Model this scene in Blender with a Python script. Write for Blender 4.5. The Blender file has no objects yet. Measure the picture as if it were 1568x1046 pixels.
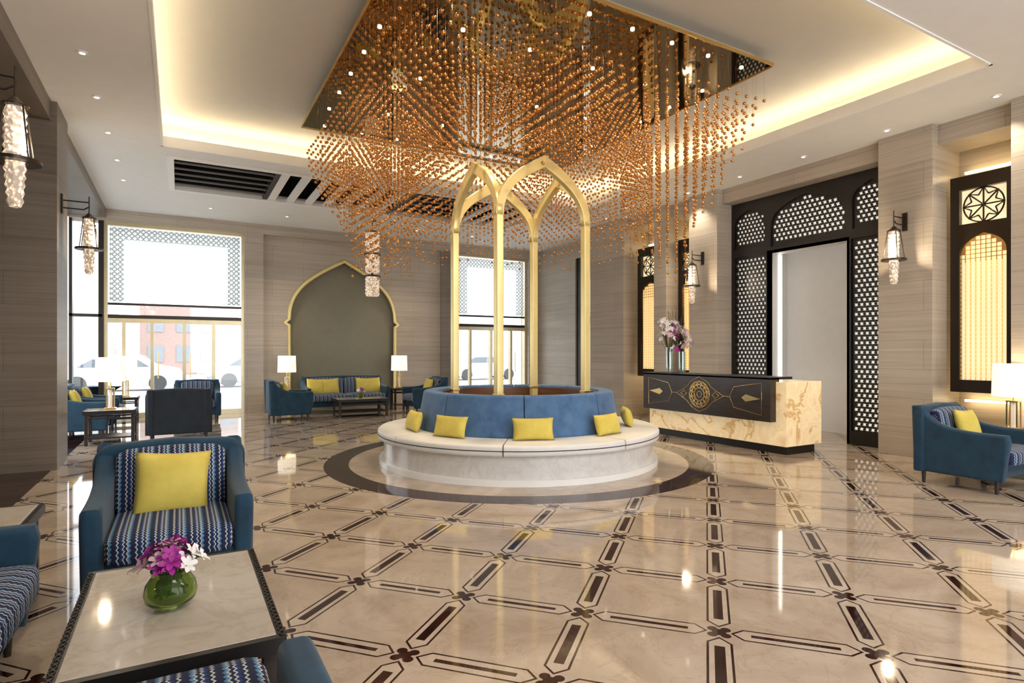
import bpy, bmesh, math, random
from mathutils import Vector, Matrix, Euler
random.seed(7)
D=bpy.data; C=bpy.context; SC=C.scene
pi=math.pi; sin=math.sin; cos=math.cos; rad=math.radians
SC.view_settings.view_transform='Standard'; SC.view_settings.look='None'; SC.view_settings.exposure=0.27

# ------------------------------------------------------------ materials
class NT:
    def __init__(s,name):
        s.mat=D.materials.new(name); s.mat.use_nodes=True
        s.t=s.mat.node_tree; s.n=s.t.nodes; s.l=s.t.links
        s.b=s.n['Principled BSDF']; s.out=s.n['Material Output']
    def put(s,sock,v):
        if isinstance(v,bpy.types.NodeSocket): s.l.new(v,sock)
        elif isinstance(v,(tuple,list)) and len(v)==3 and sock.type=='RGBA': sock.default_value=(*v,1)
        else: sock.default_value=v
    def m(s,op,a,b=None,c=None,clamp=False):
        n=s.n.new('ShaderNodeMath'); n.operation=op; n.use_clamp=clamp
        s.put(n.inputs[0],a)
        if b is not None: s.put(n.inputs[1],b)
        if c is not None: s.put(n.inputs[2],c)
        return n.outputs[0]
    def coords(s,kind='Object'):
        return s.n.new('ShaderNodeTexCoord').outputs[kind]
    def sep(s,v):
        n=s.n.new('ShaderNodeSeparateXYZ'); s.l.new(v,n.inputs[0]); return n.outputs
    def comb(s,x,y,z=0.0):
        n=s.n.new('ShaderNodeCombineXYZ'); s.put(n.inputs[0],x); s.put(n.inputs[1],y); s.put(n.inputs[2],z); return n.outputs[0]
    def mapping(s,v,scale=(1,1,1),rot=(0,0,0),loc=(0,0,0)):
        n=s.n.new('ShaderNodeMapping'); s.l.new(v,n.inputs[0]); n.inputs['Scale'].default_value=scale
        n.inputs['Rotation'].default_value=rot; n.inputs['Location'].default_value=loc; return n.outputs[0]
    def noise(s,v,scale,detail=4,rough=.5,dist=0):
        n=s.n.new('ShaderNodeTexNoise'); s.l.new(v,n.inputs['Vector']); n.inputs['Scale'].default_value=scale
        n.inputs['Detail'].default_value=detail; n.inputs['Roughness'].default_value=rough; n.inputs['Distortion'].default_value=dist
        return n.outputs[0]
    def ramp(s,f,stops,interp='LINEAR'):
        n=s.n.new('ShaderNodeValToRGB'); s.put(n.inputs[0],f); e=n.color_ramp.elements; n.color_ramp.interpolation=interp
        while len(e)<len(stops): e.new(.5)
        for i,(p,c) in enumerate(stops): e[i].position=p; e[i].color=(*c,1)
        return n.outputs[0]
    def mix(s,f,a,b,bt='MIX'):
        n=s.n.new('ShaderNodeMix'); n.data_type='RGBA'; n.blend_type=bt
        s.put(n.inputs[0],f); s.put(n.inputs[6],a); s.put(n.inputs[7],b); return n.outputs[2]
    def bump(s,h,st=.2,d=.01):
        n=s.n.new('ShaderNodeBump'); s.l.new(h,n.inputs['Height']); n.inputs['Strength'].default_value=st; n.inputs['Distance'].default_value=d
        s.l.new(n.outputs[0],s.b.inputs['Normal'])
    def set(s,**k):
        for a,v in k.items():
            s.put(s.b.inputs[{'col':'Base Color','rough':'Roughness','metal':'Metallic','emi':'Emission Color','es':'Emission Strength',
             'trans':'Transmission Weight','ior':'IOR','alpha':'Alpha','coat':'Coat Weight','sheen':'Sheen Weight','spec':'Specular IOR Level'}[a]],v)
        return s
def plain(name,col,rough=.5,metal=0,nv=.06,ns=6,**k):
    s=NT(name); v=s.noise(s.coords(),ns,3)
    c1=tuple(max(0,x*(1-nv)) for x in col); c2=tuple(min(1,x*(1+nv)) for x in col)
    s.set(col=s.ramp(v,[(.3,c1),(.7,c2)]),rough=rough,metal=metal,**k); return s.mat
def emis(name,col,st):
    s=NT(name); s.set(col=(col),emi=col,es=st,rough=.6); return s.mat

def travertine(name,a,b,c,rough=.4):
    s=NT(name); co=s.coords(); x,y,z=s.sep(co)
    n1=s.noise(s.mapping(co,(.22,.22,9)),1.5,5,.55,0)
    n2=s.noise(s.mapping(co,(.7,.7,60)),1.3,4,.7,0)
    n3=s.noise(co,.7,3)
    f=s.m('ADD',s.m('ADD',s.m('MULTIPLY',n1,.32),s.m('MULTIPLY',n2,.45)),s.m('MULTIPLY',n3,.23))
    col=s.ramp(f,[(.34,a),(.5,b),(.66,c)])
    br=s.n.new('ShaderNodeTexBrick'); s.l.new(s.comb(s.m('ADD',x,y),z),br.inputs['Vector'])
    br.inputs['Scale'].default_value=1; br.inputs['Brick Width'].default_value=1.5; br.inputs['Row Height'].default_value=.42
    br.inputs['Mortar Size'].default_value=.003; br.inputs['Color1'].default_value=(1,1,1,1); br.inputs['Color2'].default_value=(.90,.90,.90,1)
    br.inputs['Mortar'].default_value=(.6,.6,.6,1)
    col=s.mix(1.0,col,br.outputs[0],'MULTIPLY')
    s.set(col=col,rough=rough); return s.mat
M={}
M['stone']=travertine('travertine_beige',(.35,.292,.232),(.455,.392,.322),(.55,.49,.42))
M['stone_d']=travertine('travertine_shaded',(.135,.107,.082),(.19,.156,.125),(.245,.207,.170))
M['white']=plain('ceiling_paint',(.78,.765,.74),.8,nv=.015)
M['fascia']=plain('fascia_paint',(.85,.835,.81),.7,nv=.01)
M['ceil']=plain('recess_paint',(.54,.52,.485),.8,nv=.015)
M['black']=plain('black_metal',(.010,.008,.008),.4)
M['blackhole']=plain('duct_black',(.003,.003,.003),.9)
M['bronze']=plain('dark_bronze_frame',(.03,.022,.016),.3,.5)
M['gold']=plain('brushed_gold',(.83,.60,.25),.25,1,nv=.04)
M['goldpaint']=plain('gold_satin_paint',(.84,.69,.31),.28,.35,nv=.03)
M['champ']=plain('champagne_metal',(.62,.53,.34),.3,.6)
M['copper']=NT('copper_bead').set(col=(.68,.32,.09),rough=.2,metal=.9).mat
M['wire']=NT('bead_wire').set(col=(.35,.22,.11),rough=.4,metal=.8).mat
s=NT('mirror_bronze'); s.set(col=(.30,.24,.145),rough=.03,metal=1); M['mirror']=s.mat
M['olive']=plain('olive_grey_plaster',(.245,.228,.172),.7,nv=.03)
s=NT('dark_wood'); co=s.coords(); s.set(col=s.ramp(s.noise(s.mapping(co,(12,1.5,12)),2,5,.6,.5),[(.3,(.020,.013,.010)),(.7,(.045,.030,.024))]),rough=.3); M['dwood']=s.mat
s=NT('brown_wood'); co=s.coords(); s.set(col=s.ramp(s.noise(s.mapping(co,(1,1,14)),2,5,.6,.5),[(.3,(.10,.045,.022)),(.7,(.19,.09,.045))]),rough=.3); M['bwood']=s.mat
def velvet(name,col,dk,sh=.12):
    s=NT(name); co=s.coords(); s.set(col=s.ramp(s.noise(co,7,5,.6),[(.3,dk),(.75,col)]),rough=.8,sheen=sh)
    s.bump(s.noise(co,160,2),.15,.003); return s.mat
M['blue']=velvet('blue_velvet',(.006,.050,.098),(.003,.027,.058))
M['blue2']=velvet('banquette_blue_velvet',(.085,.19,.37),(.045,.11,.25))
M['navy']=velvet('navy_velvet',(.014,.026,.042),(.008,.014,.025),.08)
M['yellow']=velvet('yellow_fabric',(.74,.60,.13),(.60,.47,.075),.05)
M['leather']=plain('cream_leather',(.80,.78,.75),.42,nv=.03)
M['shade']=emis('lamp_shade_fabric',(1.0,.90,.72),.75)
def zigzag(name,fx=11,fy=34,amp=.22):
    s=NT(name); x,y,z=s.sep(s.coords())
    yy=s.m('ADD',y,z)
    tri=s.m('ABSOLUTE',s.m('SUBTRACT',s.m('FRACT',s.m('MULTIPLY',yy,fy)),.5))
    f=s.m('FRACT',s.m('ADD',s.m('MULTIPLY',x,fx),s.m('MULTIPLY',tri,amp)))
    n,b,l,w=(.005,.010,.045),(.010,.035,.15),(.08,.20,.36),(.50,.54,.55)
    c1=s.ramp(f,[(0,n),(.16,w),(.23,n),(.36,b),(.48,w),(.54,n),(.68,w),(.74,l),(.86,n)],'CONSTANT')
    s.set(col=c1,rough=.85)
    s.bump(s.noise(s.coords(),180,2),.2,.003); return s.mat
M['zig']=zigzag('ikat_stripe_fabric')
def marble(name,base,vein,rough=.08,sc=2.0,es=0):
    s=NT(name); co=s.coords(); n=s.noise(co,sc,8,.62,1.4)
    r=s.m('ABSOLUTE',s.m('SUBTRACT',n,.5)); col=s.ramp(r,[(0,vein),(.035,tuple((a*.3+b*.7) for a,b in zip(vein,base))),(.12,base)])
    col=s.mix(s.noise(co,sc*.8,4),col,tuple(x*.88 for x in base)); s.set(col=col,rough=rough)
    if es: s.set(emi=col,es=es)
    return s.mat
M['tablemarble']=marble('cream_marble_top',(.54,.48,.41),(.43,.35,.27),.06,3)
M['basemarble']=marble('banquette_marble',(.74,.72,.70),(.58,.55,.52),.15,3)
M['plinth']=plain('white_plinth',(.88,.87,.86),.2,nv=.01)
s=NT('honey_onyx'); co=s.coords(); n=s.noise(co,1.7,5,.5,.5)
r=s.m('ABSOLUTE',s.m('SUBTRACT',n,.5))
col=s.ramp(r,[(0,(.52,.32,.13)),(.012,(.66,.46,.22)),(.035,(.80,.63,.38)),(.07,(.74,.56,.31)),(.10,(.82,.66,.41)),(.2,(.68,.48,.25))])
s.set(col=col,rough=.1,emi=col,es=.36); M['onyx']=s.mat
M['warmpanel']=emis('backlit_warm_acrylic',(1.0,.80,.48),.75)
M['creampanel']=emis('backlit_cream_panel',(1.0,.92,.78),.70)
M['led']=emis('led_strip_warm',(1.0,.76,.40),12)
M['cove']=emis('cove_strip',(1.0,.83,.54),20)
M['ledw']=emis('led_strip_white',(1.0,.95,.85),4)
M['dl']=emis('downlight_lens',(1.0,.88,.68),14)
M['dl2']=emis('chandelier_spot_lens',(1.0,.76,.44),35)
M['alcove']=plain('alcove_grey_panel',(.64,.64,.65),.6,nv=.02)
s=NT('lit_crystal'); co=s.coords(); v=s.n.new('ShaderNodeTexVoronoi'); v.inputs['Scale'].default_value=46; s.l.new(s.mapping(co,(1,1,.6)),v.inputs['Vector'])
f=s.ramp(v.outputs['Distance'],[(.10,(1,.93,.8)),(.36,(.40,.28,.17)),(.6,(.08,.05,.03))]); s.set(col=(.6,.54,.48),rough=.15,emi=f,es=1.5); M['crystal']=s.mat
def panes(name,tint,mixf=.08):
    m=D.materials.new(name); m.use_nodes=True; t=m.node_tree; t.nodes.clear()
    o=t.nodes.new('ShaderNodeOutputMaterial'); a=t.nodes.new('ShaderNodeBsdfTransparent'); a.inputs[0].default_value=(*tint,1)
    g=t.nodes.new('ShaderNodeBsdfGlossy'); g.inputs['Roughness'].default_value=.02; x=t.nodes.new('ShaderNodeMixShader'); x.inputs[0].default_value=mixf
    t.links.new(a.outputs[0],x.inputs[1]); t.links.new(g.outputs[0],x.inputs[2]); t.links.new(x.outputs[0],o.inputs[0]); return m
M['glass']=panes('window_glass',(.94,.96,.97),.06)
M['vaseglass']=panes('clear_vase_glass',(.85,.92,.88),.2)
s=NT('green_vase_glass'); s.set(col=(.42,.56,.18),rough=.03,trans=.95,ior=1.35); M['greenglass']=s.mat
def blind(name,x0,x1,z0,z1,axis=0):
    s=NT(name); c=s.sep(s.coords()); x=c[axis]; z=c[2]
    u=s.m('MULTIPLY',x,9); w=s.m('MULTIPLY',z,9)
    fu=s.m('ABSOLUTE',s.m('SUBTRACT',s.m('FRACT',u),.5)); fw=s.m('ABSOLUTE',s.m('SUBTRACT',s.m('FRACT',w),.5))
    ln=s.m('LESS_THAN',s.m('ABSOLUTE',s.m('SUBTRACT',s.m('ADD',fu,fw),.5)),.10)
    l2=s.m('LESS_THAN',s.m('ABSOLUTE',s.m('SUBTRACT',s.m('MAXIMUM',fu,fw),.28)),.06)
    lat=s.m('MAXIMUM',ln,l2)
    e=s.m('MINIMUM',s.m('SUBTRACT',x,x0),s.m('SUBTRACT',x1,x)); e=s.m('MINIMUM',e,s.m('SUBTRACT',z1,z))
    band=s.m('LESS_THAN',e,.27); f=s.m('MULTIPLY',lat,s.m('ADD',s.m('MULTIPLY',band,.55),.13))
    n=s.n; tr=n.new('ShaderNodeBsdfTransparent'); s.put(tr.inputs[0],s.mix(f,(.60,.61,.61),(.20,.20,.18)))
    df=n.new('ShaderNodeBsdfTranslucent'); s.put(df.inputs[0],s.mix(f,(.85,.85,.83),(.35,.35,.32))); mx=n.new('ShaderNodeMixShader'); mx.inputs[0].default_value=.5
    s.l.new(tr.outputs[0],mx.inputs[1]); s.l.new(df.outputs[0],mx.inputs[2]); s.l.new(mx.outputs[0],s.out.inputs[0]); return s.mat
CX,CY=4.26,7.35
def floor_mat():
    s=NT('polished_marble_inlay_floor'); co=s.coords(); x,y,z=s.sep(co)
    A=rad(47.8); S=.742; dc=(sin(A),cos(A)); dr=(cos(A),-sin(A)); nx,ny=2.52,2.198
    def dot(d):
        return s.m('ADD',s.m('MULTIPLY',s.m('SUBTRACT',x,nx),d[0]),s.m('MULTIPLY',s.m('SUBTRACT',y,ny),d[1]))
    def per(q):
        f=s.m('SUBTRACT',s.m('FRACT',s.m('ADD',s.m('DIVIDE',q,S),.5)),.5); return s.m('MULTIPLY',s.m('ABSOLUTE',f),S)
    a=per(dot(dr)); b=per(dot(dc))
    d=.058; t0=.066
    def hexa(p,q):
        return s.m('MAXIMUM',s.m('SUBTRACT',p,d),s.m('MULTIPLY',s.m('SUBTRACT',s.m('ADD',p,t0),q),.7071))
    h1=hexa(a,b); h2=hexa(b,a); mm=s.m('MINIMUM',h1,h2)
    line=s.m('LESS_THAN',s.m('MINIMUM',s.m('ABSOLUTE',h1),s.m('ABSOLUTE',h2)),.006)
    bar1=s.m('MULTIPLY',s.m('LESS_THAN',a,.026),s.m('GREATER_THAN',b,.16))
    bar2=s.m('MULTIPLY',s.m('LESS_THAN',b,.015),s.m('GREATER_THAN',a,.16))
    def circ(px,py,r):
        return s.m('LESS_THAN',s.m('SQRT',s.m('ADD',s.m('POWER',s.m('SUBTRACT',a,px),2),s.m('POWER',s.m('SUBTRACT',b,py),2))),r)
    fl=circ(.034,.034,.027); fl=s.m('MAXIMUM',fl,circ(0,0,.036))
    pat=s.m('MAXIMUM',s.m('MAXIMUM',line,fl),s.m('MAXIMUM',bar1,bar2))
    r=s.m('SQRT',s.m('ADD',s.m('POWER',s.m('SUBTRACT',x,CX),2),s.m('POWER',s.m('SUBTRACT',y,CY),2)))
    out=s.m('GREATER_THAN',r,2.68); ring=s.m('MULTIPLY',s.m('GREATER_THAN',r,2.36),s.m('LESS_THAN',r,2.68))
    edge=s.m('LESS_THAN',x,-1.42)
    dark=s.m('MAXIMUM',s.m('MAXIMUM',s.m('MULTIPLY',pat,out),ring),edge)
    n=s.noise(co,1.3,8,.65,1.2); base=s.ramp(n,[(.3,(.355,.272,.205)),(.5,(.44,.352,.275)),(.7,(.505,.418,.338))])
    vein=s.ramp(s.m('ABSOLUTE',s.m('SUBTRACT',s.noise(co,2.2,8,.6,2),.5)),[(0,(.82,.76,.7)),(.02,(1,1,1))])
    base=s.mix(.6,base,vein,'MULTIPLY')
    tile=s.m('LESS_THAN',mm,0); base=s.mix(s.m('MULTIPLY',tile,.2),base,(.60,.52,.43))
    dk=s.ramp(s.noise(co,9,5),[(.3,(.013,.004,.004)),(.7,(.042,.013,.010))])
    s.set(col=s.mix(dark,base,dk),rough=.05,ior=1.52); return s.mat
M['floor']=floor_mat()

# ------------------------------------------------------------ geometry helpers
def link(o,parent=None):
    SC.collection.objects.link(o)
    if parent: o.parent=parent
    return o
def G(name,loc=(0,0,0),rot=0):
    e=D.objects.new(name,None); e.location=loc; e.rotation_euler=(0,0,rad(rot)); e.empty_display_size=.1; return link(e)
def mk(name,vs,fs,mat,parent=None,smooth=False,mats=None,mi=None):
    me=D.meshes.new(name); me.from_pydata([tuple(v) for v in vs],[],fs); 
    if mats:
        for q in mats: me.materials.append(q)
        if mi: me.polygons.foreach_set('material_index',mi)
    else: me.materials.append(mat)
    if smooth: me.polygons.foreach_set('use_smooth',[True]*len(me.polygons))
    me.update(); o=D.objects.new(name,me); return link(o,parent)
def boxes(name,bl,mat,parent=None,bevel=0,loc=None,rot=None):
    vs=[];fs=[]
    for (x0,x1,y0,y1,z0,z1) in bl:
        k=len(vs); vs+=[(x0,y0,z0),(x1,y0,z0),(x1,y1,z0),(x0,y1,z0),(x0,y0,z1),(x1,y0,z1),(x1,y1,z1),(x0,y1,z1)]
        fs+=[tuple(k+i for i in f) for f in ((0,3,2,1),(4,5,6,7),(0,1,5,4),(1,2,6,5),(2,3,7,6),(3,0,4,7))]
    o=mk(name,vs,fs,mat,parent)
    if bevel:
        b=o.modifiers.new('b','BEVEL'); b.width=bevel; b.segments=3; b.limit_method='ANGLE'
        o.data.polygons.foreach_set('use_smooth',[True]*len(o.data.polygons)); w=o.modifiers.new('w','WEIGHTED_NORMAL')
    if loc: o.location=loc
    if rot: o.rotation_euler=rot
    return o
def box(name,x0,x1,y0,y1,z0,z1,mat,parent=None,bevel=0,**k): return boxes(name,[(x0,x1,y0,y1,z0,z1)],mat,parent,bevel,**k)
def lathe(name,prof,mat,parent=None,loc=(0,0,0),seg=48,a0=0,a1=2*pi,smooth=True,closed=False,rot=None):
    full=abs(a1-a0-2*pi)<1e-6; n=len(prof); vs=[];fs=[]
    cnt=seg if full else seg+1
    for i in range(cnt):
        a=a0+(a1-a0)*i/seg
        for r,z in prof: vs.append((r*cos(a),r*sin(a),z))
    for i in range(seg):
        j=(i+1)%cnt
        for k in range(n if closed else n-1):
            q=(k+1)%n; fs.append((i*n+k,j*n+k,j*n+q,i*n+q))
    if closed and not full:
        fs.append(tuple(reversed(range(n)))); fs.append(tuple((cnt-1)*n+k for k in range(n)))
    o=mk(name,vs,fs,mat,parent,smooth); o.location=loc
    if rot: o.rotation_euler=rot
    if smooth:
        e=o.modifiers.new('es','EDGE_SPLIT'); e.split_angle=rad(40)
    return o
def cyl(name,loc,r,h,mat,parent=None,r2=None,seg=24,rot=None):
    r2=r if r2 is None else r2
    return lathe(name,[(0.0001,0),(r,0),(r2,h),(0.0001,h)],mat,parent,loc,seg,rot=rot)
def ev_mesh(o,name,mat,parent,mw=None):
    dg=C.evaluated_depsgraph_get(); me=D.meshes.new_from_object(o.evaluated_get(dg)); 
    if mw: me.transform(mw)
    me.materials.clear(); me.materials.append(mat); me.name=name
    D.objects.remove(o,do_unlink=True); n=D.objects.new(name,me); return link(n,parent)
PL={'X':Matrix(((0,0,1,0),(1,0,0,0),(0,1,0,0),(0,0,0,1))),'Y':Matrix(((1,0,0,0),(0,0,-1,0),(0,1,0,0),(0,0,0,1))),'Z':Matrix.Identity(4)}
def plate(name,loops,plane,pos,th,mat,parent=None,bevel=0,smooth=False):
    cu=D.curves.new('t','CURVE'); cu.dimensions='2D'; cu.fill_mode='BOTH'; cu.extrude=max(.0005,th/2-bevel); cu.bevel_depth=bevel; cu.bevel_resolution=3
    for lp in loops:
        sp=cu.splines.new('POLY'); sp.points.add(len(lp)-1); sp.use_cyclic_u=True
        for p,q in zip(sp.points,lp): p.co=(q[0],q[1],0,1)
    o=D.objects.new('t',cu); SC.collection.objects.link(o)
    off={'X':(pos,0,0),'Y':(0,pos,0),'Z':(0,0,pos)}[plane]
    n=ev_mesh(o,name,mat,parent,Matrix.Translation(off)@PL[plane])
    if smooth:
        bm=bmesh.new(); bm.from_mesh(n.data); bmesh.ops.remove_doubles(bm,verts=bm.verts,dist=1e-5); bm.to_mesh(n.data); bm.free()
        n.data.polygons.foreach_set('use_smooth',[True]*len(n.data.polygons)); e=n.modifiers.new('es','EDGE_SPLIT'); e.split_angle=rad(50); n.modifiers.new('w','WEIGHTED_NORMAL')
    return n
def tubes(name,paths,r,mat,parent=None,res=2,cyc=False,loc=None):
    cu=D.curves.new('t','CURVE'); cu.dimensions='3D'; cu.bevel_depth=r; cu.bevel_resolution=res; cu.use_fill_caps=True
    for lp in paths:
        sp=cu.splines.new('POLY'); sp.points.add(len(lp)-1); sp.use_cyclic_u=cyc
        for p,q in zip(sp.points,lp): p.co=(*q,1)
    o=D.objects.new('t',cu); SC.collection.objects.link(o); n=ev_mesh(o,name,mat,parent)
    n.data.polygons.foreach_set('use_smooth',[True]*len(n.data.polygons))
    if loc: n.location=loc
    return n
def cushion(name,sx,sy,sz,mat,parent,loc,rot=(0,0,0),r=.05,crown=.02,n=10):
    bm=bmesh.new(); bmesh.ops.create_cube(bm,size=2); bmesh.ops.subdivide_edges(bm,edges=bm.edges[:],cuts=n,use_grid_fill=True)
    h=Vector((sx/2,sy/2,sz/2)); r=min(r,min(h)*.98)
    for v in bm.verts:
        u=v.co.copy(); p=Vector((u.x*h.x,u.y*h.y,u.z*h.z)); q=Vector([max(-h[i]+r,min(h[i]-r,p[i])) for i in range(3)]); d=p-q
        if d.length>1e-6: p=q+d.normalized()*r
        p.z+=crown*u.z*(1-u.x**2)*(1-u.y**2); p.y+=crown*.6*u.y*(1-u.x**2)*(1-u.z**2)
        v.co=p
    me=D.meshes.new(name); bm.to_mesh(me); bm.free(); me.materials.append(mat); me.polygons.foreach_set('use_smooth',[True]*len(me.polygons))
    o=D.objects.new(name,me); o.location=loc; o.rotation_euler=rot; return link(o,parent)
def pillow(name,w,h,t,mat,parent,loc,rot=(0,0,0),n=14):
    vs=[];fs=[]
    def P(i,j,sd):
        u=2*i/n-1; v=2*j/n-1; k=1-.07*(1-u*u)*v*v; l=1-.07*(1-v*v)*u*u
        th=t/2*((1-abs(u)**2.6)*(1-abs(v)**2.6))**.55
        return (u*w/2*l,sd*th,v*h/2*k)
    for sd in (-1,1):
        k=len(vs)
        for i in range(n+1):
            for j in range(n+1): vs.append(P(i,j,sd))
        for i in range(n):
            for j in range(n):
                f=(k+i*(n+1)+j,k+(i+1)*(n+1)+j,k+(i+1)*(n+1)+j+1,k+i*(n+1)+j+1); fs.append(f if sd<0 else f[::-1])
    o=mk(name,vs,fs,mat,parent,True); bm=bmesh.new(); bm.from_mesh(o.data); bmesh.ops.remove_doubles(bm,verts=bm.verts,dist=1e-4); bm.to_mesh(o.data); bm.free()
    o.location=loc; o.rotation_euler=rot; return o
def bez(p0,p1,p2,p3,n):
    return [tuple((1-t)**3*a+3*(1-t)**2*t*b+3*(1-t)*t*t*c+t**3*d for a,b,c,d in zip(p0,p1,p2,p3)) for t in [i/n for i in range(n+1)]]
def arch(hw,zs,zp,cx=0,z0=None,n=14,ogee=.35):
    dz=zp-zs; R=bez((hw,zs),(hw,zs+.55*dz),(hw*ogee,zs+.78*dz),(0,zp),n)
    pts=[(cx-x,z) for x,z in R]+[(cx+x,z) for x,z in reversed(R[:-1])]
    if z0 is not None: pts=[(cx-hw,z0)]+pts+[(cx+hw,z0)]
    return pts
def rect(x0,x1,z0,z1): return [(x0,z0),(x1,z0),(x1,z1),(x0,z1)]
def ngon(cx,cz,r,n,a=0): return [(cx+r*cos(a+2*pi*i/n),cz+r*sin(a+2*pi*i/n)) for i in range(n)]
def star(cx,cz,r,r2,n,a=0): return [(cx+(r if i%2==0 else r2)*cos(a+pi*i/n),cz+(r if i%2==0 else r2)*sin(a+pi*i/n)) for i in range(2*n)]
def inside(p,poly):
    x,y=p; c=False; n=len(poly)
    for i in range(n):
        x1,y1=poly[i]; x2,y2=poly[(i+1)%n]
        if (y1>y)!=(y2>y) and x<(x2-x1)*(y-y1)/(y2-y1)+x1: c=not c
    return c
def light(name,kind,loc,energy,col=(1,.85,.65),rot=(0,0,0),parent=None,**k):
    l=D.lights.new(name,kind); l.energy=energy; l.color=col
    for a,v in k.items(): setattr(l,a,v)
    o=D.objects.new(name,l); o.location=loc; o.rotation_euler=rot; return link(o,parent)

# ------------------------------------------------------------ room shell
H=4.7; XL=-2.1; XR=9.9; YB=15.8; YF=-3.2
box('floor',XL-.3,XR+1.4,YF-.3,YB+.7,-.1,0,M['floor'])
box('street_ground',-30,60,YB+.7,70,-.22,-.12,plain('street_paving',(.62,.61,.59),.8))
box('street_ground_side',-40,XL-.3,-20,70,-.22,-.12,D.materials['street_paving'])
boxes('ceiling',[(XL-.3,-.25,YF-.3,YB+.6,H,H+.1),(7.85,XR+1.4,YF-.3,YB+.6,H,H+.1),(-.25,7.85,YF-.3,3.05,H,H+.1),
 (-.25,7.85,10.58,11.1,H,H+.1),(-.25,7.85,13.2,YB+.6,H,H+.1),(-.25,-.1,11.1,13.2,H,H+.1),(7.3,7.85,11.1,13.2,H,H+.1)],M['white'])
e=.03
boxes('trim_1',[(-.25,-.25+e,3.05,10.58,H-.01,H+.15),(7.85-e,7.85,3.05,10.58,H-.01,H+.15),(-.25,7.85,3.05,3.05+e,H-.01,H+.15),(-.25,7.85,10.58-e,10.58,H-.01,H+.15)],M['fascia'])
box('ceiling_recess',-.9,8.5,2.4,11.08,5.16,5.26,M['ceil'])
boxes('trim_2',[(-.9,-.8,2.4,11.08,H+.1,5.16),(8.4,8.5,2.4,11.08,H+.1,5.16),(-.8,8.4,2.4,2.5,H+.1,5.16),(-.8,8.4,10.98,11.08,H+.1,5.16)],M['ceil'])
boxes('cove_light_strip',[(-.42,-.38,3.0,10.7,H+.11,H+.14),(7.98,8.02,3.0,10.7,H+.11,H+.14),(-.4,8.0,2.88,2.92,H+.11,H+.14),(-.4,8.0,10.70,10.74,H+.11,H+.14)],M['cove'])
g=G('ceiling_air_louvre')
box('duct',-.1,7.3,11.1,13.2,H+.5,H+.55,M['blackhole'],g)
boxes('duct_sides',[(-.14,-.1,11.1,13.2,H+.1,H+.5),(7.3,7.34,11.1,13.2,H+.1,H+.5),(-.1,7.3,11.08,11.1,H+.1,H+.5),(-.1,7.3,13.2,13.22,H+.1,H+.5)],M['blackhole'],g)
boxes('frame',[(-.18,-.08,11.02,13.28,H-.03,H+.06),(7.26,7.36,11.04,13.26,H-.03,H+.06),(-.08,7.26,11.02,11.12,H-.03,H+.06),(-.08,7.26,13.18,13.28,H-.03,H+.06)],M['fascia'],g)
sl=[]
for k in range(5): sl.append((-.08,1.5,11.42+k*.36,11.44+k*.36,H,H+.03))
for k in range(5): sl.append((4.2,5.8,11.42+k*.36,11.44+k*.36,H,H+.03))
boxes('slats_dark',sl,plain('louvre_grey',(.20,.19,.18),.5),g)
sl=[]
for x0 in (1.6,5.9):
    for k in range(7 if x0<2 else 4): sl.append((x0+k*.37,x0+.15+k*.37,11.12,13.18,H,H+.04))
boxes('slats_light',sl,M['white'],g)
boxes('dividers',[(1.5,1.58,11.12,13.18,H-.01,H+.12),(4.1,4.18,11.12,13.18,H-.01,H+.12),(5.8,5.88,11.12,13.18,H-.01,H+.12)],M['black'],g)
g=G('recessed_downlights')
pts=[(-.9,y) for y in (5.1,6.4,7.7,8.95,10.3,11.7,13.0)]+[(8.85,y) for y in (2.1,3.4,4.7,6.0,7.25,8.5,9.8,11.1)]+[(x,14.6) for x in (.6,2.2,5.4,7)]
for i,(x,y) in enumerate(pts):
    cyl('lens',(x,y,H-.012),.025,.01,M['dl'],g,seg=16); lathe('rim',[(.028,-.014),(.052,-.014),(.052,0),(.028,0)],M['fascia'],g,(x,y,H),20,closed=True)
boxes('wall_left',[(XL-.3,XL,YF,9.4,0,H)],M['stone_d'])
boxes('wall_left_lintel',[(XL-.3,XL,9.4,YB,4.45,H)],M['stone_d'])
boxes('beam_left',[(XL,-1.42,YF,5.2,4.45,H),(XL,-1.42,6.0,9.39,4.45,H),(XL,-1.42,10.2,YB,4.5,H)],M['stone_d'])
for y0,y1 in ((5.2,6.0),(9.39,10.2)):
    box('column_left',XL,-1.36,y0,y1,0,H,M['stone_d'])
g=G('window_1'); box('pane',XL-.16,XL-.15,10.2,15.8,.0,4.45,M['glass'],g)
fr=[(XL-.17,XL-.12,y-.03,y+.03,0,4.45) for y in (10.24,12.9,15.6)]+[(XL-.17,XL-.12,10.2,15.6,z,z+.05) for z in (0,2.3,2.6,4.40)]
boxes('frame',fr,M['bronze'],g); box('roller_blind',XL-.20,XL-.195,10.25,15.45,2.65,4.36,blind('blind_side',10.25,15.45,2.65,4.36,1),g)
boxes('wall_back',[(1.40,1.82,YB,YB+.5,0,4.45),(6.55,7.12,YB,YB+.5,0,4.45),(9.55,XR+1.4,YB,YB+.5,0,4.45),(XL,XR+1.4,YB,YB+.5,4.45,H),(1.82,6.55,YB+.15,YB+.5,4.30,4.45)],M['stone'])
AC=3.77+.08
ho=[(AC-1.40,0),(AC-1.40,2.20),(AC-1.50,2.27),(AC-1.40,2.36)]+arch(1.40,2.42,3.95,AC,ogee=.42)+[(AC+1.40,2.36),(AC+1.50,2.27),(AC+1.40,2.20),(AC+1.40,0)]
loop=[(1.82,0)]+ho+[(6.55,0),(6.55,4.30),(1.82,4.30)]
plate('wall_back_niche',[loop],'Y',YB+.22,.14,M['stone'])
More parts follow.
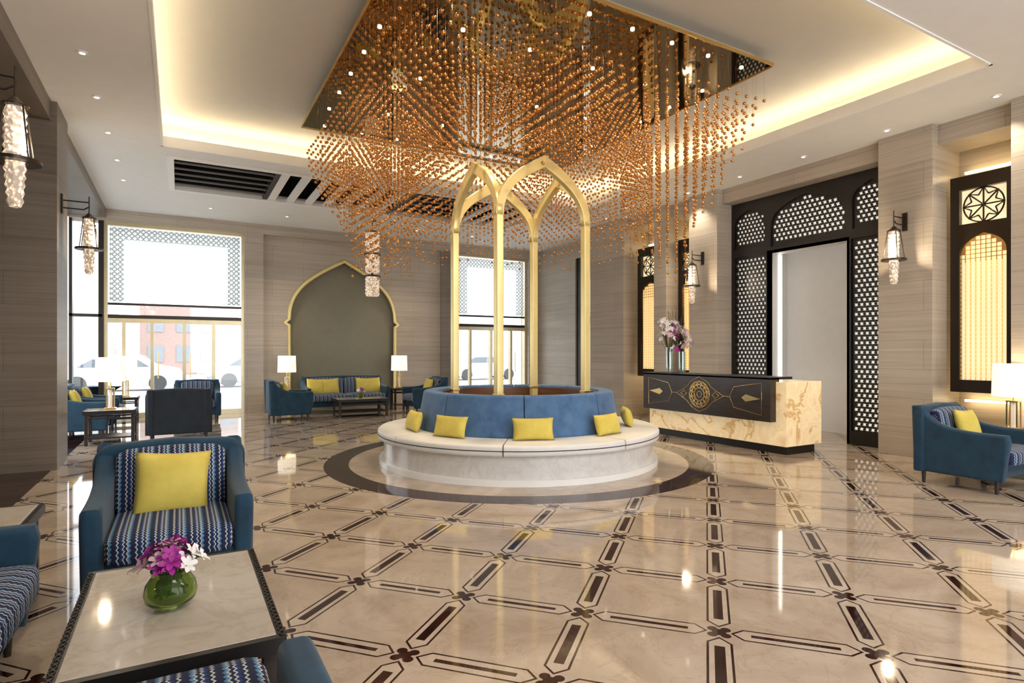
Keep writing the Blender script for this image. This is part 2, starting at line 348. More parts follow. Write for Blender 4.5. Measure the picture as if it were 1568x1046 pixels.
tubes('trim_arch_gold',[[(x,YB+.14,z) for x,z in ho]],.05,M['goldpaint'])
box('wall_niche_panel',1.9,6.5,YB+.42,YB+.5,0,4.3,M['olive'])
box('trim_shaded_column_side',6.55,6.92,YB-.06,YB,0,4.45,M['stone_d'])  # dark strip, its colour paints the shade on the column's side face
def glazed(n,x0,x1,muls,y=YB+.2):
    g=G('window_%d'%n)
    box('pane',x0,x1,y+.03,y+.04,.02,4.42,M['glass'],g)
    boxes('frame',[(x0,x0+.07,y-.06,y+.1,0,4.45),(x1-.07,x1,y-.06,y+.1,0,4.45),(x0+.07,x1-.07,y-.06,y+.1,4.37,4.45)],M['champ'],g)
    boxes('transoms',[(x0+.07,x1-.07,y-.05,y+.08,2.28,2.36),(x0+.07,x1-.07,y-.05,y+.08,2.58,2.63)],M['bronze'],g)
    boxes('mullions',[(m-.035,m+.035,y-.05,y+.08,0,2.28) for m in muls]+[(x0+.07,x1-.07,y-.05,y+.08,0,.12),(x0+.07,x1-.07,y-.04,y+.07,2.18,2.28)],M['champ'],g)
    box('roller_blind',x0+.1,x1-.1,y-.03,y-.025,2.66,4.34,blind('blind_%d'%n,x0+.1,x1-.1,2.66,4.34),g)
    tubes('push_bars',[[(m+.12,y-.09,.9),(m+.12,y-.09,1.5)] for m in muls[1:3]],.012,M['gold'],g)
glazed(2,-1.47,1.40,(-1.1,-.55,.1,.72))
glazed(3,7.12,9.55,(7.6,8.3,9.0))
g=G('window_4'); box('pane',XL,-1.47,YB+.2,YB+.21,0,4.45,M['glass'],g); boxes('frame',[(-1.57,-1.47,YB+.1,YB+.3,0,4.45),(XL,XL+.06,YB+.1,YB+.3,0,4.45),(XL,-1.5,YB+.1,YB+.3,2.3,2.36)],M['bronze'],g)
boxes('wall_right',[(XR,XR+.3,YF,5.2,0,H),(XR,XR+.3,7.7,12.1,0,H),(XR,XR+.3,5.2,7.7,3.7,H),(XR,XR+.3,13.8,YB,0,H),(XR,XR+.3,12.1,13.8,4.2,H)],M['stone'])
boxes('beam_right',[(9.28,XR,YF,12.1,4.42,H)],M['stone'])
box('wall_alcove_back',10.7,10.8,5.2,7.7,0,3.6,M['alcove']); box('wall_alcove_near',XR,10.7,5.2,5.3,0,3.6,M['alcove']); box('wall_alcove_far',XR,10.7,7.6,7.7,0,3.6,M['alcove'])
box('ceiling_alcove',XR,10.8,5.2,7.7,3.6,3.7,M['alcove'])
for y0,y1 in ((-.3,.5),(2.6,3.36),(4.245,4.98),(8.02,8.75),(9.4,9.78),(10.8,12.1)):
    box('column_right',9.14,XR,y0,y1,0,H,M['stone'],bevel=.006)
g=G('door_1')
plate('arch_screen',[[(12.1,0),(12.1,4.2),(13.8,4.2),(13.8,0),(13.6,0)]+[(p[0],p[1]) for p in reversed(arch(.65,2.9,3.9,12.95))]+[(12.3,0)]],'X',XR+.1,.1,M['black'],g)
box('pane',XR+.16,XR+.17,12.1,13.8,0,4.2,M['glass'],g)
boxes('rails',[(XR+.1,XR+.16,12.3,13.6,2.3,2.5),(XR+.1,XR+.16,12.92,12.98,0,2.3),(XR+.1,XR+.16,12.3,13.6,0,.1)],M['bronze'],g)
boxes('wall_front',[(XL,0.5,YF-.3,YF,0,H),(8.5,XR,YF-.3,YF,0,H),(.5,8.5,YF-.3,YF,4.2,H),(4.3,4.7,YF-.3,YF,0,4.2)],M['stone'])

g=G('jali_screen_portal')
XP=9.6
def jali(name,shape,plane,pos,th,pitch,mat,par,kind='star',fr=.50,fi=.30):
    xs=[p[0] for p in shape]; zs=[p[1] for p in shape]; loops=[shape]; r=0; z=min(zs)+pitch*.5
    while z<max(zs):
        x=min(xs)+pitch*(.5 if r%2==0 else 1.0)
        while x<max(xs):
            h=star(x,z,pitch*fr,pitch*fi,6,pi/6) if kind=='star' else ngon(x,z,pitch*.60,4,pi/4)
            if all(inside(q,shape) for q in h) : loops.append(h)
            x+=pitch
        z+=pitch*(.88 if kind!='sq' else 1.0); r+=1
        if kind=='sq': r=0
    return plate(name,loops,plane,pos,th,mat,par)
y0,ya,yb,y1=4.9,5.70,7.17,8.04
ZD=3.36
aL=arch((y1-yb)/2-.09,3.98,4.26,(y1+yb)/2,3.52,ogee=.6); aR=arch((ya-y0)/2-.09,3.98,4.26,(ya+y0)/2,3.52,ogee=.6)
aM=arch((yb-ya)/2-.04,3.80,4.30,(ya+yb)/2,3.46,ogee=.75)
sL=rect(yb+.07,y1-.1,.22,3.36); sR=rect(y0+.1,ya-.07,.22,3.36)
loop=[(y0,0),(ya,0),(ya,ZD),(yb,ZD),(yb,0),(y1,0),(y1,4.42),(y0,4.42)]
plate('frame',[loop,aL,aR,aM,sL,sR],'X',XP,.1,M['black'],g)
for nm,sh in (('screen_1',sL),('screen_2',sR)): jali(nm,sh,'X',XP,.03,.088,M['black'],g,fr=.50,fi=.25)
for nm,sh in (('transom_1',aL),('transom_2',aR)): jali(nm,sh,'X',XP,.03,.084,M['black'],g,fr=.52,fi=.26)
jali('transom_3',aM,'X',XP,.03,.092,M['black'],g,fr=.53,fi=.27)
boxes('backlit_panel',[(XP+.09,XP+.1,yb+.02,y1,.1,4.4),(XP+.09,XP+.1,y0,ya-.02,.1,4.4),(XP+.09,XP+.1,ya-.02,yb+.02,ZD+.05,4.4)],M['creampanel'],g)
boxes('jamb',[(XP-.05,XR,yb,yb+.04,0,ZD+.04),(XP-.05,XR,ya-.04,ya,0,ZD+.04),(XP-.05,XR,ya,yb,ZD,ZD+.04)],M['alcove'],g)
boxes('led_line',[(XR-.06,XR+.0,yb-.025,yb-.003,.05,ZD-.02)],M['ledw'],g)

def screen_window(yc,w,n):
    g=G('lattice_window_panel',(9.52,yc,0)); hw=w/2; ih=hw-.11
    sq=rect(-ih,ih,3.28,3.28+2*ih if ih<.25 else 3.76); ar=arch(ih,2.86,3.14,0,1.12,ogee=.6)
    plate('frame',[rect(-hw,hw,.95,3.95),sq,ar],'X',0,.08,M['bronze'],g)
    jali('lattice',ar,'X',.0,.02,.060,M['gold'],g,'sq')
    box('backing',.06,.065,-hw+.04,hw-.04,1.0,3.9,M['warmpanel'],g)
    cz=(sq[0][1]+sq[2][1])/2; R=min(ih,(sq[2][1]-sq[0][1])/2)
    ps=[]
    for k in range(8):
        a=k*pi/4; ps.append([(0,0,cz),(0,R*cos(a),cz+R*sin(a))])
        c=[(0,R*.62*cos(a-.39),cz+R*.62*sin(a-.39)),(0,R*cos(a),cz+R*sin(a)),(0,R*.62*cos(a+.39),cz+R*.62*sin(a+.39))]; ps.append(c)
    c=ngon(0,cz,R*.97,32); ps.append([(0,p,q) for p,q in c+[c[0]]])
    tubes('rosette',ps,.011,M['bronze'],g,1)
    boxes('glow_strip',[(.26,.30,-hw+.05,hw-.05,4.05,4.08),(.26,.30,-hw+.05,hw-.05,.80,.83)],M['led'],g)
screen_window(3.80,.76,0); screen_window(9.08,.60,0); screen_window(10.29,.80,0); screen_window(1.55,.8,0)

def sconce(wx,y,d,dz=0,name='crystal_wall_sconce'):
    g=G(name,(wx,y,dz)); x=.30*d
    box('backplate',min(0,.02*d),max(0,.02*d),-.035,.035,3.26,3.52,M['bronze'],g,.004)
    tubes('arm',[[(0,0,3.44),(x,0,3.44)],[(0,0,3.34),(x*.8,0,3.34),(x,0,3.38)]],.009,M['bronze'],g)
    tubes('stem',[[(x,0,3.25),(x,0,3.52)]],.007,M['bronze'],g)
    lathe('cap',[(.002,3.30),(.02,3.29),(.055,3.25),(.085,3.235),(.085,3.222),(.002,3.222)],M['bronze'],g,(x,0,0),24)
    tubes('cage',[[(x+.078*cos(a),.078*sin(a),3.23),(x+.135*cos(a),.135*sin(a),2.83)] for a in [pi/4+k*pi/2 for k in range(4)]],.006,M['bronze'],g)
    lathe('ring',[(.078,2.805),(.160,2.805),(.160,2.83),(.078,2.83)],M['bronze'],g,(x,0,0),32,closed=True)
    pr=[(.002,3.22),(.056,3.22)]+[(.062+.012*(k%2),3.2-k*.030) for k in range(13)]+[(.06,2.81)]
    lathe('crystal_upper',pr,M['crystal'],g,(x,0,0),8,smooth=False)
    pr=[(.06,2.80)]+[(.062-.0022*k+.011*(k%2),2.79-k*.030) for k in range(10)]+[(.035,2.48),(.002,2.47)]
    lathe('crystal_lower',pr,M['crystal'],g,(x,0,0),8,smooth=False)
    light('bulb','POINT',(x+.17*d,0,2.95),18,(1,.80,.54),parent=g,shadow_soft_size=.05,specular_factor=.1)
sconce(9.14,4.6,-1); sconce(9.14,8.38,-1); sconce(-1.36,5.6,1,.10); sconce(-1.36,9.7,1,.08)
g=G('crystal_pendant_lamp',(4.05,14.0,0))
tubes('stem',[[(0,0,4.7),(0,0,4.4)]],.012,M['bronze'],g); cyl('canopy',(0,0,4.67),.09,.03,M['bronze'],g)
for z0,z1 in ((3.95,4.38),(3.42,3.85),(2.86,3.32)):
    lathe('crystal_tier',[(.002,z1),(.16,z1)]+[(.16+.02*(k%2),z1-.02-(z1-z0-.04)*k/10) for k in range(11)]+[(.15,z0),(.002,z0)],M['crystal'],g,(0,0,0),10,smooth=False)
    lathe('band',[(.15,z1),(.2,z1),(.2,z1+.03),(.15,z1+.03)],M['bronze'],g,(0,0,0),24,closed=True)
tubes('core',[[(0,0,4.4),(0,0,2.86)]],.03,M['bronze'],g)

# ------------------------------------------------------------ banquette
g=G('circular_banquette',(CX,CY,0))
lathe('plinth',[(1.90,0),(1.96,0),(1.96,.07),(1.90,.07)],M['plinth'],g,seg=96,closed=True)
lathe('marble_base',[(1.2,.05),(1.90,.05),(1.90,.33),(1.2,.33)],M['basemarble'],g,seg=96,closed=True)
def rr(r0,r1,z0,z1,c=.03,lean=0):
    out=[]
    for (cx,cz,a) in ((r1-c,z0+c,-90),(r1-c,z1-c,0),(r0+c,z1-c,90),(r0+c,z0+c,180)):
        for k in range(5):
            t=rad(a+k*22.5); out.append((cx+c*cos(t)-lean*(cz+c*sin(t)-z0),cz+c*sin(t)))
    return out
NS=8
for k in range(NS):
    a=2*pi*k/NS+rad(10); gp=.009
    lathe('seat_cushion',rr(1.36,1.98,.335,.465,.035),M['leather'],g,seg=14,a0=a+gp/2,a1=a+2*pi/NS-gp/2,closed=True)
    lathe('back_cushion',rr(1.24,1.44,.46,.97,.03,.18),M['blue2'],g,seg=14,a0=a+rad(8)+gp/2,a1=a+rad(8)+2*pi/NS-gp/2,closed=True)
lathe('piping',rr(1.965,1.986,.395,.405,.004),M['navy'],g,seg=96,closed=True)
lathe('wood_back_rim',[(1.10,.5),(1.20,.5),(1.20,.935),(1.10,.935)],M['bwood'],g,seg=96,closed=True)
lathe('inner_deck',[(.01,.5),(1.15,.5),(1.15,.62),(.01,.62)],M['bwood'],g,seg=64)
for th in (-84,-123,-44,-154,-5,60,120):
    a=rad(th-29.5); r=1.55
    pillow('yellow_pillow',.50,.27,.15,M['yellow'],g,(r*cos(a),r*sin(a),.595),(rad(-16),0,a+pi/2))
g=G('gold_arch_pavilion',(CX,CY,0)); q=.69
for sx in (-1,1):
    for sy in (-1,1):
        box('post',sx*q-.05,sx*q+.05,sy*q-.05,sy*q+.05,.62,3.30,M['goldpaint'],g,.012)
        boxes('collar',[(sx*q-.06,sx*q+.06,sy*q-.06,sy*q+.06,.93,.97)],M['gold'],g,.005)
def band2(hw,zs,zp,w,plane,pos,nm):
    o=arch(hw+w/2,zs,zp+w*.9,0,ogee=.45); i=arch(hw-w/2,zs,zp-w*.6,0,ogee=.45)
    plate(nm,[o+list(reversed(i))],plane,pos,.09,M['goldpaint'],g,.01)
for sg in (-1,1):
    band2(q,3.28,4.05,.095,'Y',sg*q,'arch'); band2(q,3.28,4.05,.095,'X',sg*q,'arch')

# ------------------------------------------------------------ chandelier
PX0,PX1,PY0,PY1,PZ=1.65,6.30,4.67,9.54,5.0
g=G('copper_bead_chandelier',((PX0+PX1)/2,(PY0+PY1)/2,0)); ox,oy=(PX0+PX1)/2,(PY0+PY1)/2; hx,hy=(PX1-PX0)/2,(PY1-PY0)/2
box('mirror_plate',-hx,hx,-hy,hy,PZ,PZ+.03,M['mirror'],g)
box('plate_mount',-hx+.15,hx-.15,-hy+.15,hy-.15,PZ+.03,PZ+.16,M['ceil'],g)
boxes('plate_edge',[(-hx-.012,-hx,-hy,hy,PZ-.012,PZ+.03),(hx,hx+.012,-hy,hy,PZ-.012,PZ+.03),(-hx,hx,-hy-.012,-hy,PZ-.012,PZ+.03),(-hx,hx,hy,hy+.012,PZ-.012,PZ+.03)],M['gold'],g)
bm=bmesh.new(); bmesh.ops.create_icosphere(bm,subdivisions=2,radius=1); iv=[v.co.copy() for v in bm.verts]; iff=[[v.index for v in f.verts] for f in bm.faces]; bm.free()
vs=[];fs=[];wires=[]; N=29
for i in range(N):
    for j in range(N+1):
        x=-hx+.07+(2*hx-.14)*i/(N-1)+random.uniform(-.005,.005); y=-hy+.07+(2*hy-.14)*j/N+random.uniform(-.005,.005)
        dx=x+ox-CX; dy=y+oy-CY; r=math.hypot(dx,dy); ang=math.atan2(dy,dx)+rad(29.5)
        side=cos(ang)**2
        if r>2.35: hb=3.0+(1-side)*.5+(r-2.35)*1.55
        elif r>1.5: hb=(2.45+(1-side)*(1.0 if sin(ang)<0 else .5))+(2.35-r)*1.0
        else: hb=4.16
        hb=min(4.58,hb)
        z=4.58+random.uniform(-.012,.012); zz=[]
        while z>=hb-.01:
            keep = z>3.5 or random.random()<(.75 if z>3.0 else .55)
            if keep: zz.append(z)
            z-=.120
        if not zz: zz=[4.58]
        for z in zz:
            k=len(vs); rr_=.0205; vs+=[(v.x*rr_+x,v.y*rr_+y,v.z*rr_+z) for v in iv]; fs+=[tuple(k+a for a in f) for f in iff]
        wires.append((x,y,zz[-1]))
mk('beads',vs,fs,M['copper'],g,True)
vs=[];fs=[]
for x,y,z in wires:
    k=len(vs); w=.0011
    for zz in (z,PZ): vs+=[(x+w,y,zz),(x-w*.5,y+w*.87,zz),(x-w*.5,y-w*.87,zz)]
    fs+=[(k,k+1,k+4,k+3),(k+1,k+2,k+5,k+4),(k+2,k,k+3,k+5)]
mk('wires',vs,fs,M['wire'],g)
sp=[]
for k in range(8):
    t=-hx+.3+(2*hx-.6)*k/7; u=-hy+.3+(2*hy-.6)*k/7
    sp+=[(t,-hy+.22),(t,hy-.22)]
    if 0<k<7: sp+=[(-hx+.22,u),(hx-.22,u)]
for a in (-1.3,-.45,.45,1.3):
    for b in (-1.3,0,1.3): sp.append((a,b))
for x,y in sp:
    cyl('spot_lens',(x,y,PZ-.012),.022,.01,M['dl2'],g,seg=12)
for x in (-1.6,0,1.6):
    for y in (-1.7,0,1.7):
        light('spot','SPOT',(x,y,PZ-.03),85,(1,.83,.60),parent=g,spot_size=rad(120),spot_blend=.6,shadow_soft_size=.03,specular_factor=.35)

# ------------------------------------------------------------ reception desk
g=G('reception_desk',(8.0,6.85,0))
def L(x0,x1,y0,y1,z0,z1): return (x0-8.0,x1-8.0,y0-6.85,y1-6.85,z0,z1)
box('plinth',*L(7.72,8.38,5.5,8.2,0,.13),M['black'],g)
box('onyx_body',*L(7.62,8.45,5.43,8.26,.13,1.07),M['onyx'],g,.006)
box('front_panel',*L(7.50,7.70,5.60,8.30,.48,1.13),M['dwood'],g,.004)
box('counter_top',*L(7.50,8.0,5.60,8.30,1.10,1.14),M['black'],g,.004)
xf=7.495-8; cz=.81; ps=[]; yc=.1
def YZ(pts): return [(xf,a,b) for a,b in pts]
for k in range(4): c=ngon(yc,cz,.22,4,k*pi/8); ps.append(YZ(c+[c[0]]))
for r in (.05,.10,.16,.22):
    c=ngon(yc,cz,r,24); ps.append(YZ(c+[c[0]]))
for k in range(12):
    a=k*pi/6; c=ngon(yc+.16*cos(a),cz+.16*sin(a),.05,12); ps.append(YZ(c+[c[0]]))
ps.append(YZ([(yc-.50,cz),(yc-.27,cz+.12),(yc-.16,cz+.22),(yc,cz+.29),(yc+.16,cz+.22),(yc+.27,cz+.12),(yc+.50,cz),(yc+.27,cz-.12),(yc+.16,cz-.22),(yc,cz-.29),(yc-.16,cz-.22),(yc-.27,cz-.12),(yc-.50,cz)]))
for sg in (-1,1):
    c=star(yc+sg*.34,cz,.07,.035,4); ps.append(YZ(c+[c[0]]))
    ps.append(YZ([(yc+sg*.50,cz),(yc+sg*.62,cz)])); 
    ps.append(YZ([(yc+sg*.62,cz+.0),(yc+sg*.70,cz+.16),(yc+sg*1.20,cz+.24),(yc+sg*1.20,cz-.24),(yc+sg*.70,cz-.16),(yc+sg*.62,cz)]))
    plate('inlay_lozenge',[[(yc+sg*.84,cz),(yc+sg*.92,cz+.055),(yc+sg*1.18,cz+.0),(yc+sg*.92,cz-.055)]],'X',xf,.006,M['gold'],g)
tubes('gold_inlay',ps,.0045,M['gold'],g,1)
def flowers(g,name,heads,mats,size,mi_fn=None):
    vs=[];fs=[];mi=[]
    for hpos,dirn,m in heads:
        d=Vector(dirn).normalized(); up=d.orthogonal().normalized(); q2=d.cross(up); rot0=random.random()*6
        for p in range(6):
            a=rot0+p*2*pi/6; rd=(up*cos(a)+q2*sin(a)); tn=d.cross(rd); sz=size*(.85+.3*random.random())
            k=len(vs); rows=[(0,.15,0),(.4,.55,.22),(.8,.5,.34),(1.0,.12,.30)]
            for l,w,hh in rows:
                for sgn in (-1,0,1):
                    vs.append(Vector(hpos)+rd*l*sz+tn*sgn*w*sz*.5+d*(hh*sz*(1 if p%2 else 1.5)+(-.08*sz if sgn==0 else 0)))
            for r0 in range(3):
                for c0 in range(2): fs.append((k+r0*3+c0,k+r0*3+c0+1,k+(r0+1)*3+c0+1,k+(r0+1)*3+c0)); mi.append(m)
    return mk(name,vs,fs,None,g,True,mats,mi)
wh=plain('petal_white',(.80,.77,.74),.6); pk=plain('petal_pink',(.62,.40,.47),.6); pu=plain('petal_magenta',(.36,.02,.27),.6); lf=plain('leaf_green',(.06,.15,.025),.5)
g=G('desk_flower_arrangement',(8.0,8.0,1.14))
for vx,vy,vh in ((-.06,.09,.46),(.05,-.12,.38)):
    lathe('glass_cylinder',[(.065,0),(.07,.0),(.07,vh),(.062,vh),(.062,.02),(.002,.02)],M['vaseglass'],g,(vx,vy,0),28)
st=[];hd=[]
for k in range(38):
    a=random.random()*6.28; r=random.uniform(.03,.26); vx,vy,zo=random.choice(((-.06,.09,.16),(-.06,.09,.16),(.05,-.20,-.08))); z=random.uniform(.50,.82)+zo
    p=(vx+r*cos(a),vy+r*sin(a),z); st.append([(vx*.9+.01*cos(a),(.09 if vy>0 else -.12)+.01*sin(a),.03),(vx+.03*cos(a),(.09 if vy>0 else -.12)+.03*sin(a),.36),p]); hd.append((p,(cos(a),sin(a),.7),random.choice((0,0,0,1))))
    hd.append(((p[0]+.03,p[1]-.04,p[2]-.05),(cos(a+1),sin(a+1),.3),random.choice((0,0,1,1,2))))
for k in range(14):
    a=random.random()*6.28; r=random.uniform(.1,.22); st.append([(0,0,.4),(.5*r*cos(a),.5*r*sin(a),.75),(r*cos(a+.2),r*sin(a+.2),random.uniform(.9,1.2))])
tubes('stems',st,.0035,plain('twig_green',(.05,.07,.03),.6),g,1); flowers(g,'blooms',hd,[wh,pk,pu],.060)

# ------------------------------------------------------------ seating
def seating(name,loc,rot,w=.88,n=1,mats=None,pillows=(0,),pat=True,fwd=0):
    g=G(name,loc,rot); B=mats or M['blue']; hw=w/2; t=.11
    for sx in (-1,1):
        pr=bez((-.40,.60),(-.05,.60),(.24,.60),(.37,.80),12)
        side=[(-.36,.17),(-.41,.56)]+pr[0:]+[(.41,.855),(.45,.85),(.43,.17)]
        plate('arm',[side],'X',sx*(hw-t/2),t,B,g,.035,True)
    rc=.09; ht=.85; bk=[(-hw+.015,.17),(hw-.015,.17)]+[(hw-.015-rc+rc*cos(rad(a)),ht-rc+rc*sin(rad(a))) for a in range(0,91,15)]+[(0,ht+.02)]+[(-hw+.015+rc-rc*cos(rad(a)),ht-rc+rc*sin(rad(a))) for a in range(90,-1,-15)]
    plate('back',[bk],'Y',.40,.12,B,g,.035,True)
    box('base',-hw+t*.6,hw-t*.6,-.37-fwd*.8,.40,.17,.31,B,g,.02)
    iw=(w-2*t)/n
    F=M['zig'] if pat else B
    for k in range(n):
        cx=-hw+t+iw*(k+.5)
        cushion('seat_cushion',iw-.005,.74+fwd,.17+fwd*.16,F,g,(cx,-.09-fwd/2,.385+fwd*.08),(0,0,0),.05,.02)
        cushion('back_cushion',iw-.01,.15,.43,F,g,(cx,.27,.635),(rad(-10),0,0),.06,.02)
    for k,px in enumerate(pillows):
        pillow('yellow_pillow',.44,.42,.15,M['yellow'],g,(px,.10,.640),(rad(-16),rad(3-6*(k%2)),0))
    for sx in (-1,1):
        for y in (-.32,.38):
            lathe('leg',[(.002,0),(.016,0),(.026,.18),(.002,.18)],M['dwood'],g,(sx*(hw-.07),y,0),10)
    return g
def table(name,x0,x1,y0,y1,h,lower=True):
    cx,cy=(x0+x1)/2,(y0+y1)/2; g=G(name,(cx,cy,0)); a,b=(x1-x0)/2,(y1-y0)/2
    box('marble_top',-a+.03,a-.03,-b+.03,b-.03,h-.03,h,M['tablemarble'],g,.003)
    boxes('rim',[(-a,-a+.03,-b,b,h-.06,h-.002),(a-.03,a,-b,b,h-.06,h-.002),(-a+.03,a-.03,-b,-b+.03,h-.06,h-.002),(-a+.03,a-.03,b-.03,b,h-.06,h-.002)],M['black'],g)
    boxes('legs',[(sx*(a-.05)-.025,sx*(a-.05)+.025,sy*(b-.05)-.025,sy*(b-.05)+.025,0,h-.04) for sx in (-1,1) for sy in (-1,1)],M['dwood'],g,.004)
    boxes('stretchers',[(-a+.05,a-.05,sy*(b-.05)-.012,sy*(b-.05)+.012,z,z+.025) for sy in (-1,1) for z in (.1,h-.14)]+[(sx*(a-.05)-.012,sx*(a-.05)+.012,-b+.05,b-.05,z,z+.025) for sx in (-1,1) for z in (.1,h-.14)],M['dwood'],g)
    ps=[]
    for sx in (-1,1):
        y=-b+.03
        while y<b-.02:
            ps.append([(sx*(a-.012)+.009*cos(t),y+.016*sin(t),h) for t in [i*pi/4 for i in range(9)]]); y+=.036
    tubes('carved_rim',ps,.003,M['bronze'],g,1)
    if lower: box('shelf',-a+.05,a-.05,-b+.05,b-.05,.11,.125,M['dwood'],g)
    return g
def lamp(loc,h=.86):
    g=G('table_lamp',loc)
    box('foot',-.08,.08,-.08,.08,0,.025,M['gold'],g,.003)
    boxes('frame_base',[(sx*.05-.008,sx*.05+.008,sy*.05-.008,sy*.05+.008,.02,.34) for sx in (-1,1) for sy in (-1,1)]+[(-.06,.06,-.06,.06,.33,.35)],M['gold'],g)
    cyl('crystal_core',(0,0,.025),.03,.3,M['plinth'],g); cyl('neck',(0,0,.35),.012,.16,M['gold'],g)
    r=.215; lathe('shade',[(r-.006,h-.40),(r,h-.40),(r-.01,h),(r-.016,h)],M['shade'],g,(0,0,0),40,closed=True)
    tubes('spider',[[(-r+.02,0,h-.03),(r-.02,0,h-.03)],[(0,-r+.02,h-.03),(0,r-.02,h-.03)]],.004,M['gold'],g,1)
    cyl('stem',(0,0,.5),.006,h-.53,M['gold'],g)
    light('bulb','POINT',(0,0,h-.22),10,(1,.84,.6),parent=g,shadow_soft_size=.05)
seating('armchair',(-.04,4.37,0),0)
seating('armchair',(-.08,1.45,0),180,pillows=(),fwd=.23)
seating('sofa',(-1.06,2.9,0),90,1.85,2,pillows=(-.5,))
table('coffee_table',-.36,.33,2.20,3.28,.50)
table('side_table',-1.32,-.74,4.06,4.70,.55)
g=G('flower_vase',(-.03,2.67,.501))
lathe('bowl',[(.002,.0),(.045,0),(.06,.01),(.088,.035),(.094,.065),(.086,.10),(.066,.128),(.070,.15),(.060,.15),(.056,.128),(.074,.10),(.082,.065),(.074,.04),(.05,.022),(.002,.02)],M['greenglass'],g,(0,0,0),40)
hd=[];st=[];lv=[]
for k in range(34):
    a=random.random()*6.28; r=random.uniform(.0,.105); z=.165+.045*random.random()+(.105-r)*.4; p=(r*cos(a),r*sin(a),z)
    hd.append((p,(cos(a)*r*12,sin(a)*r*12,.9),0 if (p[0]*.87-p[1]*.49)>.055 else random.choice((1,1,1,1,2))))
    st.append([(.02*cos(a),.02*sin(a),.05),(.04*cos(a),.04*sin(a),.14),p])
for k in range(10):
    a=k*.63; lv.append(((.03*cos(a),.03*sin(a),.07+.01*(k%3)),(cos(a),sin(a),.5),0))
flowers(g,'orchid_blooms',hd,[wh,pu,pk],.040); tubes('stems',st,.003,lf,g,1); flowers(g,'coiled_leaves',lv,[lf],.035)
seating('lounge_chair',(.0,11.75,0),180,.94,1,M['navy'],(),pat=False)
seating('armchair',(-1.5,12.9,0),90,.88); 
table('side_table',-1.35,-.62,11.5,12.1,.56); lamp((-1.0,11.8,.561))
seating('armchair',(-1.45,14.0,0),90,.88)
table('side_table',-1.3,-.75,14.7,15.25,.56); lamp((-1.0,14.95,.561))
seating('armchair',(.35,14.6,0),0,.88,pillows=())
seating('sofa',(3.68,15.1,0),0,2.05,2,pillows=(-.72,-.36,.5,.72))
seating('armchair',(2.15,13.95,0),90,.88); seating('armchair',(5.35,13.95,0),-90,.88)
table('coffee_table',3.15,4.35,13.6,14.3,.42)
table('side_table',2.05,2.5,14.95,15.4,.56); lamp((2.28,15.18,.561)); table('side_table',4.9,5.35,14.95,15.4,.56); lamp((5.12,15.18,.561))
g=G('flower_vase',(3.75,13.95,.421)); lathe('bowl',[(.002,0),(.05,0),(.08,.05),(.06,.12),(.05,.12),(.07,.05),(.002,.02)],M['greenglass'],g,(0,0,0),20)
flowers(g,'blooms',[((.06*cos(k),.06*sin(k),.16+.02*(k%3)),(cos(k),sin(k),1),k%2) for k in range(14)],[wh,pu],.05)
seating('armchair',(7.9,3.2,0),0,.92)
table('side_table',8.6,9.1,2.95,3.5,.56); lamp((8.92,3.25,.561),.80)

# ------------------------------------------------------------ street
def car(loc,rot,mat):
    g=G('parked_car',loc,rot)
    prof=[(-2.2,.3),(-2.25,.75),(-2.1,.95),(-1.6,1.02),(-.95,1.42),(.7,1.45),(1.35,1.02),(2.15,.85),(2.3,.6),(2.25,.3)]
    plate('body',[prof],'Y',0,1.7,mat,g,.08); plate('side_glass',[[(-1.4,1.02),(-.9,1.34),(.62,1.36),(1.1,1.02)]],'Y',0,1.74,plain('car_glass',(.16,.18,.20),.1),g)
    for x in (-1.4,1.4):
        for y in (-.8,.8): cyl('wheel',(x,y+.1,.33),.33,.2,plain('tyre',(.06,.06,.06),.7),g,rot=(pi/2,0,0))
cw=plain('car_white',(.66,.67,.69),.3)
car((-2.2,30,-.12),0,cw); car((3.4,31,-.12),0,plain('car_grey',(.36,.38,.41),.3)); car((9.5,30,-.12),0,cw); car((16,32,-.12),0,cw)
g=G('street_building'); fac=plain('facade_brick',(.44,.31,.27),.8); box('facade',-2.5,4,50,52,-.1,5.0,fac,g); box('facade_2',8,30,52,54,-.1,5,plain('facade_sand',(.62,.59,.54),.8),g); box('facade_3',-16,-4,52,54,-.1,4.5,D.materials['facade_sand'],g)
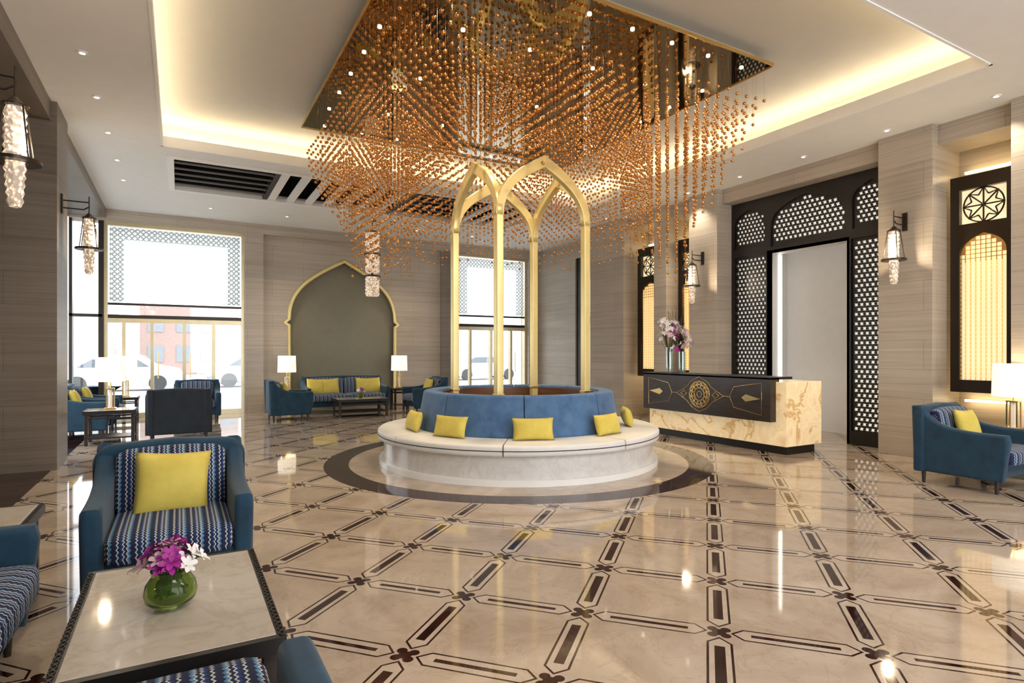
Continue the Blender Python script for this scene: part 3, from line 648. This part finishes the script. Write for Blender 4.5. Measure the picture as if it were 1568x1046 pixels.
boxes('facade_windows',[(x,x+1.0,49.95,50.0,z,z+1.2) for x in (-2,-.2,1.4,2.8) for z in (.8,3.0)],plain('facade_glass',(.3,.32,.35),.2),g)

# ------------------------------------------------------------ light
w=D.worlds.new('daylight'); SC.world=w; w.use_nodes=True; nt=w.node_tree; bg=nt.nodes['Background']
sk=nt.nodes.new('ShaderNodeTexSky'); sk.sky_type='HOSEK_WILKIE'; sk.turbidity=4; sk.sun_direction=Vector((-.5,.5,.7)).normalized()
mx=nt.nodes.new('ShaderNodeMix'); mx.data_type='RGBA'; mx.inputs[0].default_value=.85; nt.links.new(sk.outputs[0],mx.inputs[6]); mx.inputs[7].default_value=(.95,.97,1,1)
nt.links.new(mx.outputs[2],bg.inputs[0]); bg.inputs[1].default_value=4.0
def portal(loc,rot,sx,sy):
    l=D.lights.new('window_daylight_portal','AREA'); l.shape='RECTANGLE'; l.size=sx; l.size_y=sy; l.cycles.is_portal=True
    o=D.objects.new('window_daylight_portal',l); o.location=loc; o.rotation_euler=rot; link(o)
portal((0,YB+.45,2.2),(-pi/2,0,0),2.9,4.4); portal((8.3,YB+.45,2.2),(-pi/2,0,0),2.4,4.4)
portal((XL-.25,12.8,2.2),(0,-pi/2,0),4.4,5.3); portal((4.5,YF-.35,2.2),(pi/2,0,0),8,4.2)
for x in (1.5,6.5):
    light('fill_area_light','AREA',(x,-.6,H-.05),140,(1,.93,.83),(rad(28),0,0),shape='RECTANGLE',size=3,size_y=1.2)  # added fill lights, unseen behind the camera, to brighten the room
for i,(x,y) in enumerate([(-.9,7.7),(-.9,11.7),(8.85,6.0),(8.85,3.4),(8.85,8.5),(2.2,14.6),(5.4,14.6),(-.9,5.1)]):
    light('downlight_spot','SPOT',(x,y,H-.03),80,(1,.88,.70),spot_size=rad(100),spot_blend=.7,shadow_soft_size=.04,specular_factor=.15)

cam=D.cameras.new('camera'); co=D.objects.new('camera',cam); link(co); co.location=(0,0,1.5); co.rotation_euler=(pi/2,0,rad(-29.5))
cam.sensor_width=36; cam.lens=36*900/1568; cam.shift_y=17/1568; cam.clip_start=.05; SC.camera=co
